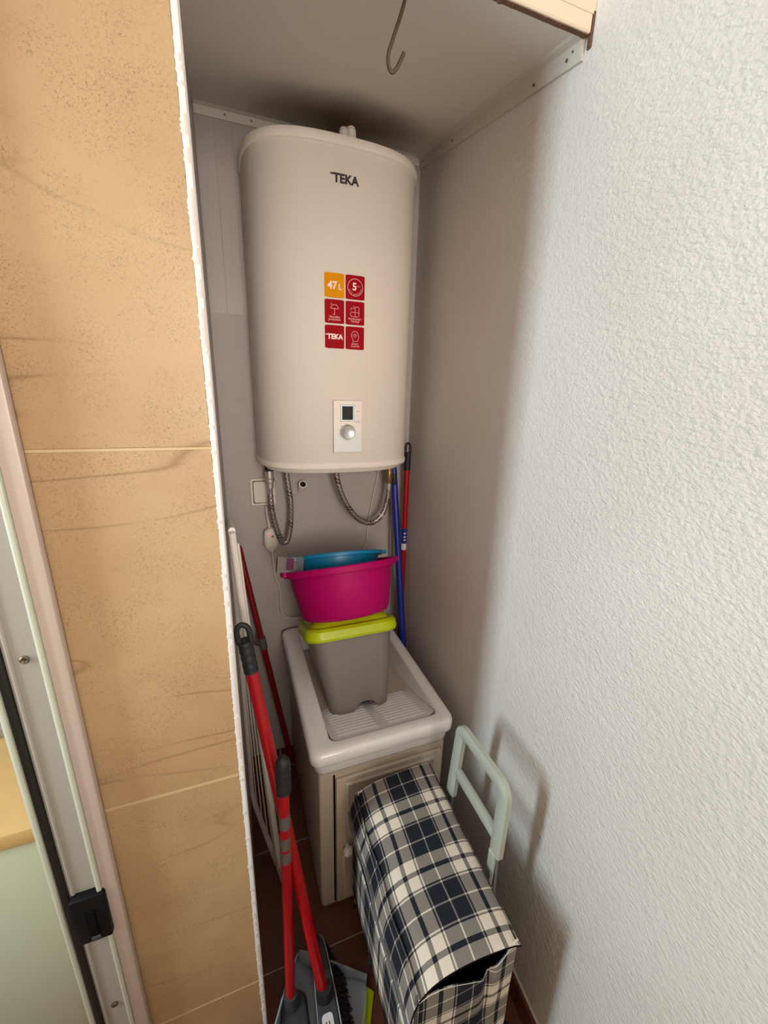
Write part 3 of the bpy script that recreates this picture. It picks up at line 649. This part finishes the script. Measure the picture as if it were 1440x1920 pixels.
rg = [bring(0.0937, .074, .032, .001, 0, True), bring(0.0984, .0775, .034, .028, 0)]
for t in (.2, .4, .6, .8, 1.0): rg.append(bring(lerp(.0985, .134, t), lerp(.0775, .103, t), lerp(.034, .042, t), lerp(.028, .252, t), lerp(0, -.008, t)))
MB(T).loft(rg, False, True).build('body', 'bin', bn, smooth=60)
MB(T).loft([bring(0.0824, .066, .03, .028), bring(0.0824, .066, .03, .030)]).build('base', 'bin', bn)
L_ = -.008
MB(T).loft([bring(0.1411, .110, .046, .240, L_), bring(0.1473, .116, .048, .238, L_), bring(0.1514, .120, .050, .246, L_), bring(0.1493, .118, .050, .268, L_), bring(0.1421, .111, .048, .276, L_), bring(0.1339, .103, .045, .278, L_), bring(0.1318, .101, .045, .276, L_), bring(0.1288, .098, .044, .278, L_), bring(0.1205, .090, .040, .290, L_), bring(0.1143, .084, .036, .294, L_)], True, True).build('lid', 'lime', bn, smooth=22)
# pink basin
T2 = tilt((.3145, 1.150, -.704), math.radians(22.8), math.radians(-1.5))
pk = thing('wash_basin', 'magenta round plastic basin resting on the lime green bin lid', 'basin', (.314, 1.15, -.694), 'nested plastic basins')
prof = [(.0, .0), (.122, .0), (.135, .004), (.143, .014), (.163, .105), (.168, .150), (.181, .150), (.1835, .144), (.1865, .146), (.1865, .162), (.182, .1655), (.168, .164), (.164, .159), (.158, .105), (.138, .016), (.130, .006), (.0, .005)]
MB(T2).lathe(prof, 64, cap=False).build('bowl', 'magenta', pk, smooth=40)
for sx in (-1, 1):
    MB(T2).loft([[(x, y, z) for x, y in rrect(.014, .036, .008, 4, sx*.181, -.005)] for z in (.151, .153, .163, .1652)]).build('handle_tab', 'magenta', pk)
# blue basin nested in the pink one
T3 = tilt((.3035, 1.189, -.683), math.radians(26), math.radians(1.5))
bl = thing('wash_basin', 'blue plastic basin nested inside the magenta basin', 'basin', (.303, 1.205, -.665), 'nested plastic basins')
prof = [(.0, .0), (.096, .0), (.108, .004), (.114, .014), (.138, .120), (.143, .150), (.154, .152), (.1575, .150), (.159, .153), (.158, .161), (.154, .1635), (.143, .162), (.139, .157), (.134, .120), (.110, .016), (.104, .006), (.0, .005)]
MB(T3).lathe(prof, 56, cap=False).build('bowl', 'teal', bl, smooth=40)
for sx in (-1, 1):
    MB(T3).loft([[(x, y, z) for x, y in rrect(.013, .034, .007, 4, sx*.149, -.03)] for z in (.151, .153, .161, .1632)]).build('handle_tab', 'teal', bl)
# clear plastic pack stuck between the basins
T4 = Matrix.Translation((.136, 1.16, -.508)) @ Matrix.Rotation(math.radians(6), 4, 'Y')
pc = thing('clear_pack', 'small clear plastic pack with purple print beside the magenta rim', 'package', (.150, 1.16, -.47))
MB(T4).box((-.036, -.008, -.024), (.044, .008, .024), .004, 2).build('film', 'clear', pc)
MB(T4).box((-.008, -.0088, -.014), (.014, -.0082, .022)).build('print', 'purple', pc)
MB(T4).box((-.0365, -.0085, -.024), (-.0345, .0085, .022), .001, 1).build('seam', 'purple', pc)

# ================================================================== POLES, BROOM, DUSTPAN, AIRER
def along(a, b, t): return Vector(a).lerp(Vector(b), t)
def hang_grip(parent, a, d, length, r, loop_w, m='black', face=(0, -1, 0)):
    """rubber end of a broom handle: ribbed sleeve and a hanging eye above it; a = top end, d = unit direction down the pole"""
    d = Vector(d).normalized(); f = Vector(face); s = d.cross(f).normalized()
    mb = MB(); n = 22; rings = []
    for k in range(n+1):
        t = .36+.64*k/n; c = Vector(a)+d*length*t; rad = r*(1+.03*math.sin(k*1.15)) if 2 < k < n-1 else r*(.92 if k < 2 else 1.03)
        rings.append([c + (s*math.cos(q)+f*math.sin(q))*rad for q in [2*math.pi*j/14 for j in range(14)]])
    mb.loft(rings)
    eye = []
    for j in range(17):
        q = math.pi*j/16; eye.append(Vector(a)+d*length*(.20-.16*math.sin(q)) + s*loop_w*math.cos(q))
    pts = [Vector(a)+d*length*.40+s*loop_w*.95] + eye + [Vector(a)+d*length*.40-s*loop_w*.95]
    mb.tube(pts, r*.40, 8)
    return mb.build('hanging_grip', m, parent)
# broom (leans on the left wall, head on the floor)
A1, A0 = Vector((-.0095, .80, -.470)), Vector((.112, .618, -1.410)); dA = (A0-A1).normalized(); LA = (A0-A1).length
br = thing('broom', 'red-handled broom with charcoal head leaning against the white render corner', 'broom', (.115, .60, -1.5))
MB().tube([A1+dA*.06, A0], .0135, 16).build('pole', 'red', br)
hang_grip(br, A1, dA, .108, .0150, .0125)
hd = MB(); rg = []
for y, hw, z1, z0 in ((.742, .003, -1.432, -1.440), (.735, .010, -1.424, -1.448), (.715, .015, -1.418, -1.454), (.68, .0185, -1.414, -1.458), (.62, .0225, -1.412, -1.46), (.55, .025, -1.412, -1.46), (.46, .025, -1.414, -1.46), (.40, .020, -1.416, -1.458), (.375, .010, -1.424, -1.448)):
    c = .120+(.742-y)*-.03
    rg.append([(c+hw, y, z0+.012), (c+hw+.004, y, (z0+z1)/2), (c+hw, y, z1-.004), (c+hw*.8, y, z1), (c-hw*.8, y, z1), (c-hw, y, z1-.004), (c-hw-.001, y, z0+.012)])
hd.loft(rg); bh = hd.build('brush_block', 'charcoal', br)
mb = MB(); rim = []
for q in rg: rim.append(Vector(q[2])+Vector((.001, 0, .0005)))
mb.tube(smoothpath(rim, 4), .0016, 6); rim = [Vector(q[5])+Vector((-.001, 0, .0005)) for q in rg]; mb.tube(smoothpath(rim, 4), .0012, 6)
mb.build('edge_trim', 'edge_grey', bh)
MB().lathe([(.0, .0), (.021, 0), (.019, .014), (.0165, .030), (.0, .030)], 18, 'Z', (.1135, .615, -1.414)).build('ferrule', 'black', bh)
em = MB()
o2 = rrect(.013, .034, .008, 5, 0.1115, .548); em.loft([[(x, y, z) for x, y in o2] for z in (-1.4125, -1.4105)]); eb = em.build('emblem', 'label', bh)
mb = MB()
for kx_ in (-.004, .003): mb.box((.1115+kx_-.0012, .533, -1.4106), (.1115+kx_+.0012, .568, -1.4098))
mb.build('emblem_print', 'charcoal', eb)
mb = MB(); r5 = random.Random(5)
for kk in range(360):       # bristles reach sideways and down towards the pan
    y = .39+.335*kk/360 + r5.uniform(-.002, .002); x0 = .118+.030*(1 if y < .66 else (.742-y)/.09) + r5.uniform(-.004, .0)
    p0 = Vector((x0, y, -1.440+r5.uniform(-.008, .008))); p1 = p0+Vector((.026+r5.uniform(-.004, .006), r5.uniform(-.004, .012), -.040+r5.uniform(-.004, .004)))
    if p1.z < -1.496: p1.z = -1.496
    mb.tube([p0, (p0+p1)/2+Vector((.003, 0, .003)), p1], [.0020, .0018, .0010], 4)
mb.build('bristles', 'bristle', br, kind='stuff')
# long-handled dustpan
B1_, B0_ = Vector((.0515, .692, -.733)), Vector((.0355, .640, -1.405)); dB = (B0_-B1_).normalized()
dp = thing('dustpan', 'grey long-handled dustpan with red pole and lime green lip', 'dustpan', (.10, .56, -1.5))
MB().tube([B1_+dB*.05, B0_], .0118, 16).build('pole', 'red', dp)
for t0, t1 in ((.215, .265), (.30, .345), (.355, .40)):
    MB().tube([B1_.lerp(B0_, t0), B1_.lerp(B0_, t1)], .0121, 16).build('worn_label', 'grey_clip', dp)
mb = MB(); n = 16; rings = []
for k in range(n+1):
    t = k/n; rad = .0158*math.sqrt(max(.02, 1-(1-t*5)**2)) if t < .2 else .0158*(1+.04*math.sin(k*2))
    c = B1_+dB*.088*t; rings.append([c+Vector((math.cos(q), math.sin(q)*.9, 0))*rad for q in [2*math.pi*j/14 for j in range(14)]])
mb.loft(rings); mb.build('hanging_grip', 'black', dp)
# pan: floor, curved back hood, side walls; opening towards +x with a lime lip
PX_ = Matrix.Translation((.036, .638, 0)) @ Matrix.Rotation(math.radians(-28), 4, 'Z') @ Matrix.Translation((-.036, -.58, 0))
def hood(t, y_):
    """cross-section of the pan from the lip (t=0) to the top of the hood (t=1)"""
    if t < .6: return (.220-.148*t/.6, -1.488+.004*t/.6)
    a = (t-.6)/.4*math.radians(115); return (.072-.062*math.sin(a), -1.484+.072*(1-math.cos(a))*.72)
def pan(u, v):
    y = .395+.27*v; x, z = hood(u, y)
    e = abs(v-.5)*2; x -= .012*(e**4)*(1 if u < .3 else -1.5*(u-.3)); return (x, y, z+.004*e**6)
mb = MB(PX_); mb.grid(pan, 40, 18); pn = mb.build('pan', 'pan', dp, solid=.0035, smooth=60)
for v, sgn in ((1.0, 1), (0.0, -1)):
    mb = MB(PX_); pr = [Vector(pan(i/40, v)) for i in range(41)]
    top = [Vector((p.x, p.y+.004*sgn, max(p.z, -1.486+min(.062, .012+.06*max(0, (.223-p.x)/.20))))) for p in pr]
    mb.loft([[p, q, q+Vector((0, .004*sgn, 0)), p+Vector((0, .004*sgn, 0))] for p, q in zip(pr, top)]); mb.build('side_wall', 'pan', dp)
mb = MB(PX_); mb.loft([[(.214+a, y, z) for a, z in ((-.004, -1.487), (.014, -1.4975), (.016, -1.495), (-.003, -1.482))] for y in (.405, .50, .60, .655)]); mb.build('lip', 'lime', dp)
mb = MB(); mb.lathe([(.0, 0), (.024, 0), (.021, .022), (.0165, .040), (.015, .052), (.0, .052)], 18, 'Z', (.036, .638, -1.452)); mb.build('socket', 'charcoal', dp)
mb = MB(); mb.loft([[(x, y, z) for x, y in rrect(a, b_, a*.8, 6, .040, .60)] for z, a, b_ in ((-1.47, .034, .065), (-1.45, .034, .064), (-1.438, .028, .056), (-1.434, .018, .045))]); mb.build('hinge_cover', 'charcoal', dp)
# dark red mop handle in the far left corner
C1, C0 = Vector((-.004, 1.40, -.520)), Vector((.1405, 1.375, -1.497)); dC = (C0-C1).normalized()
mp_ = thing('cleaning_pole', 'dark red pole leaning in the far corner left of the sink', 'pole', (.1405, 1.375, -1.5))
MB().tube([C1, C1+dC*.004, C1+dC*.012, C0], [.003, .009, .0108, .0108], 14).build('pole', 'dark_red', mp_)
cq = C1.lerp(C0, .40)
mb = MB(); mb.tube([cq-dC*.02, cq+dC*.025], .0150, 14); mb.tube(smoothpath([cq+Vector((-.008, -.008, .0)), cq+Vector((-.022, -.03, .018)), cq+Vector((-.033, -.05, .040)), cq+Vector((-.040, -.055, .046))], 5), .0085, 8)
mb.build('clip', 'grey_clip', mp_)
# two poles in the right corner
D1, D0 = Vector((.6185, 1.395, -.175)), Vector((.6170, 1.395, -1.497))
rp = thing('cleaning_pole', 'red pole with black hanging grip upright in the right corner', 'pole', (.617, 1.395, -1.5))
MB().tube([D1+Vector((0, 0, -.06)), D0], .0108, 14).build('pole', 'red', rp)
hang_grip(rp, D1, (0, 0, -1), .105, .0122, .0095)
mb = MB(); mb.tube([(.618, 1.395, -.512), (.618, 1.395, -.60)], .0111, 14); lb = mb.build('printed_label', 'blue', rp)
mb = MB(); mb.tube([(.618, 1.395, -.575), (.618, 1.395, -.602)], .0113, 14)
for z in (-.53, -.545, -.558): mb.box((.611, 1.3828, z-.004), (.620, 1.3836, z+.002))
mb.build('label_print', 'label', lb)
E1, E0 = Vector((.5665, 1.405, -.268)), Vector((.612, 1.225, -1.497))
bp_ = thing('cleaning_pole', 'navy blue pole leaning beside the red one behind the sink', 'pole', (.61, 1.215, -1.5))
MB().tube([E1, E1.lerp(E0, .012), E0], [.011, .0128, .0128], 14).build('pole', 'blue', bp_)
# folded clothes airer against the left wall
ar = thing('clothes_airer', 'folded white wire clothes airer standing on edge by the left wall', 'airer', (.01, 1.1, -1.5))
n0, n1 = Vector((.044, .905, -1.400)), Vector((-.0135, .905, -.305)); f0, f1 = Vector((-.0225, 1.175, -1.400)), Vector((-.0225, 1.175, -.36))
RT = .0080
rail = [n1, n1.lerp(n0, .5), n1.lerp(n0, .95)] + [n0.lerp(f0, .06)] + [n0.lerp(f0, .5), n0.lerp(f0, .90)] + [f0.lerp(f1, .06), f0.lerp(f1, .5), f1]
def rounded(pts, r=.04, n=6):
    P = [Vector(p) for p in pts]; out = [P[0]]
    for i in range(1, len(P)-1):
        a = (P[i-1]-P[i]); b = (P[i+1]-P[i]); ra = min(r, a.length*.45); rb = min(r, b.length*.45); p0 = P[i]+a.normalized()*ra; p1 = P[i]+b.normalized()*rb
        for k in range(n+1):
            t = k/n; out.append(p0*(1-t)**2+P[i]*2*t*(1-t)+p1*t*t)
    out.append(P[-1]); return out
MB().tube(rounded([n1, n0, f0, f1], .06), RT, 10).build('outer_frame', 'rack', ar)
MB().tube(rounded([n1+Vector((0, .012, .0)), f1], .01), RT, 10).build('top_bar', 'rack', ar)
for kk in range(4):
    t = (kk+1)/5; a = n1.lerp(f1, t); b = n0.lerp(f0, t); MB().tube([a, b], .0019, 6).build('wire', 'rack', ar)
MB().tube(rounded([(.052, .93, -1.49), (.036, .93, -1.2), (-.006, .93, -.34)], .05), .0065, 10).build('leg', 'rack', ar)
MB().tube([(-.0235, 1.27, -1.49), (-.0235, 1.27, -.40)], .0065, 10).build('leg', 'rack', ar)
MB().tube([(.052, .93, -1.488), (-.0235, 1.27, -1.488)], .0065, 10).build('foot_bar', 'rack', ar)

# ================================================================== SHOPPING TROLLEY
tr = thing('shopping_trolley', 'navy and cream plaid shopping trolley with grey-green handle by the right wall', 'trolley', (.34, .56, -1.5))
REP = .1345
prof = [(.4365, -.9745), (.425, -.9690), (.400, -.9655), (.370, -.9640), (.339, -.9640), (.308, -.9655), (.280, -.9690), (.258, -.9755), (.242, -.985), (.230, -.998), (.222, -1.014), (.2165, -1.034), (.213, -1.056)]
arcl = [0]
for a, b in zip(prof[:-1], prof[1:]): arcl.append(arcl[-1]+math.hypot(a[0]-b[0], a[1]-b[1]))
u0 = arcl[4]
def flap(u, v):
    s_ = u*arcl[-1]; i = 0
    while i < len(arcl)-2 and arcl[i+1] < s_: i += 1
    t = (s_-arcl[i])/(arcl[i+1]-arcl[i]); x = lerp(prof[i][0], prof[i+1][0], t); z = lerp(prof[i][1], prof[i+1][1], t)
    y = .368+.400*v
    z += .0035*math.sin(v*9+u*2)*math.sin(u*3.1) - .004*math.sin(math.pi*v)*(1-u) ; z += -.006*(1-v)**6
    x += .002*math.sin(v*13)*u + .006*v*(1-u)+.004*v
    return (x, y+.006*math.sin(u*3.1)*(1 if v < .5 else -1), z)
mb = MB(); mb.grid(flap, 60, 70, lambda u, v: ((u*arcl[-1]-u0)/REP, (.368+.400*v-.462)/REP))
fl_ = mb.build('lid_flap', 'plaid', tr, solid=.0022, smooth=60)
mb = MB(); mb.tube([Vector(flap(1, v/40))+Vector((-.0012, 0, -.001)) for v in range(41)], .0036, 8); mb.build('flap_piping', 'piping', fl_)
mb = MB(); mb.tube([Vector(flap(u/50, 0.0))+Vector((0, -.0005, -.0015)) for u in range(51)], .0013, 6); mb.build('hem', 'lining', fl_)
# bag: four cloth sides, sagging top edge at the near end
BX0, BX1, BY0, BY1, BZ0 = .230, .432, .372, .760, -1.415
def near_top(x):
    pts = [(.216, -1.010), (.250, -.992), (.272, -.990), (.300, -.998), (.345, -1.020), (.372, -1.038), (.378, -1.024), (.400, -1.000), (.425, -.970), (.440, -.966)]
    for a, b in zip(pts[:-1], pts[1:]):
        if a[0] <= x <= b[0]: return lerp(a[1], b[1], (x-a[0])/(b[0]-a[0]))
    return pts[0][1] if x < pts[0][0] else pts[-1][1]
def near(u, v):
    x = lerp(BX0+.012*(1-v), BX1, u); zt = near_top(x); z = lerp(BZ0, zt, v); bulge = math.sin(math.pi*u)
    y = BY0 - .006*bulge*(1-v*.3) + .010*math.exp(-((x-.374)/.010)**2)*v**4 + .005*math.sin(z*45+u*4)*bulge*(1-v)
    return (x+.003*math.sin(z*30)*(1-v), y, z)
mb = MB(); mb.grid(near, 50, 60, lambda u, v: ((lerp(BX0, BX1, u)-.339)/REP, (near(u, v)[2]+1.03)/REP)); mb.build('near_side', 'plaid', tr, solid=.002, smooth=60)
mb = MB(); mb.tube([Vector(near(u/50, 1))+Vector((0, -.001, .0005)) for u in range(51)], .0006, 6); mb.build('rim_binding', 'socket', tr)
def left(u, v):
    y = lerp(BY0, BY1, u); z = lerp(BZ0, -.992, v); return (BX0 + .012*(1-v) - .008*math.sin(math.pi*u)*math.sin(math.pi*v) + .002*math.sin(y*40+z*9), y, z)
mb = MB(); mb.grid(left, 40, 40, lambda u, v: ((left(u, v)[1]-.462)/REP, (left(u, v)[2]+1.03)/REP)); mb.build('front_side', 'plaid', tr, solid=.002, smooth=60)
mb = MB(); mb.grid(lambda u, v: (lerp(BX0, BX1, u), BY1+.004*math.sin(math.pi*u), lerp(BZ0, -.985, v)), 12, 20, lambda u, v: ((lerp(BX0, BX1, u)-.339)/REP, (lerp(BZ0, -.985, v)+1.03)/REP)); mb.build('far_side', 'plaid', tr, solid=.002, smooth=60)
mb = MB(); mb.grid(lambda u, v: (BX1, lerp(BY0, BY1, u), lerp(BZ0, -.976, v)), 12, 20); mb.build('back_side', 'lining', tr, solid=.002)
MB().box((BX0+.006, BY0+.012, BZ0), (BX1-.004, BY1-.004, -1.10), .01, 1).build('lining', 'lining', tr)
mb = MB()          # pocket seam piping down the front edge
mb.tube([Vector(left(.015, v/30))+Vector((-.002, -.002, 0)) for v in range(31)], .0032, 8); mb.build('corner_piping', 'piping', tr)
mb = MB(); rg = []
for (x, z) in ((BX0-.008, -1.30), (BX0-.012, -1.29), (BX0-.013, -1.20), (BX0-.012, -1.125), (BX0-.009, -1.12)):
    rg.append([(x, .40, z), (x, .735, z)])
mb.loft(rg, False, False, closed=False, uvs=[((y-.462)/REP, (z+1.03)/REP) for r_ in rg for (x, y, z) in r_]); mb.build('front_pocket', 'plaid', tr, solid=.002)
# handle
HXP = .470
o_ = [(.499, -.945), (.4965, -.765), (.6665, -.770), (.686, -.990)]
mb = MB(); pts = rounded([(HXP, y, z) for y, z in o_], .026, 6)
rings = []
for i, p in enumerate(pts):
    a = pts[max(0, i-1)]; b = pts[min(len(pts)-1, i+1)]; t = (b-a).normalized(); nx = Vector((1, 0, 0)); s_ = t.cross(nx)
    rings.append([p + nx*c*.0095 + s_*d*.0155 for c, d in ((-1, -.6), (-.6, -1), (.6, -1), (1, -.6), (1, .6), (.6, 1), (-.6, 1), (-1, .6))])
mb.loft(rings); mb.build('handle', 'handle', tr, smooth=40)
mb = MB(); mb.box((HXP-.008, .505, -.918), (HXP+.008, .676, -.890), .005, 2); mb.build('crossbar', 'handle', tr)
MB().tube([(HXP, .499, -.94), (HXP, .478, -1.46)], .0075, 12).build('frame_tube', 'steel', tr)
MB().tube([(HXP, .686, -.985), (HXP, .690, -1.46)], .0075, 12).build('frame_tube', 'steel', tr)
MB().box((HXP-.012, .492, -1.035), (HXP+.006, .512, -.940), .003, 1).build('handle_sleeve', 'handle', tr)
MB().tube(rounded([(HXP, .478, -1.455), (.25, .478, -1.430), (.25, .690, -1.430), (HXP, .690, -1.455)], .03), .007, 10).build('base_frame', 'steel', tr)
MB().tube([(HXP, .43, -1.45), (HXP, .74, -1.45)], .005, 10).build('axle', 'steel', tr)
for y in (.425, .745):
    MB().lathe([(.0, -.010), (.030, -.010), (.045, -.012), (.0485, -.007), (.0485, .007), (.045, .012), (.030, .010), (.0, .010)], 28, 'Y', (HXP, y, -1.4515)).build('wheel', 'black', tr)
MB().tube([(.25, .50, -1.43), (.25, .50, -1.498)], .006, 8).build('foot', 'steel', tr)
MB().tube([(.25, .67, -1.43), (.25, .67, -1.498)], .006, 8).build('foot', 'steel', tr)
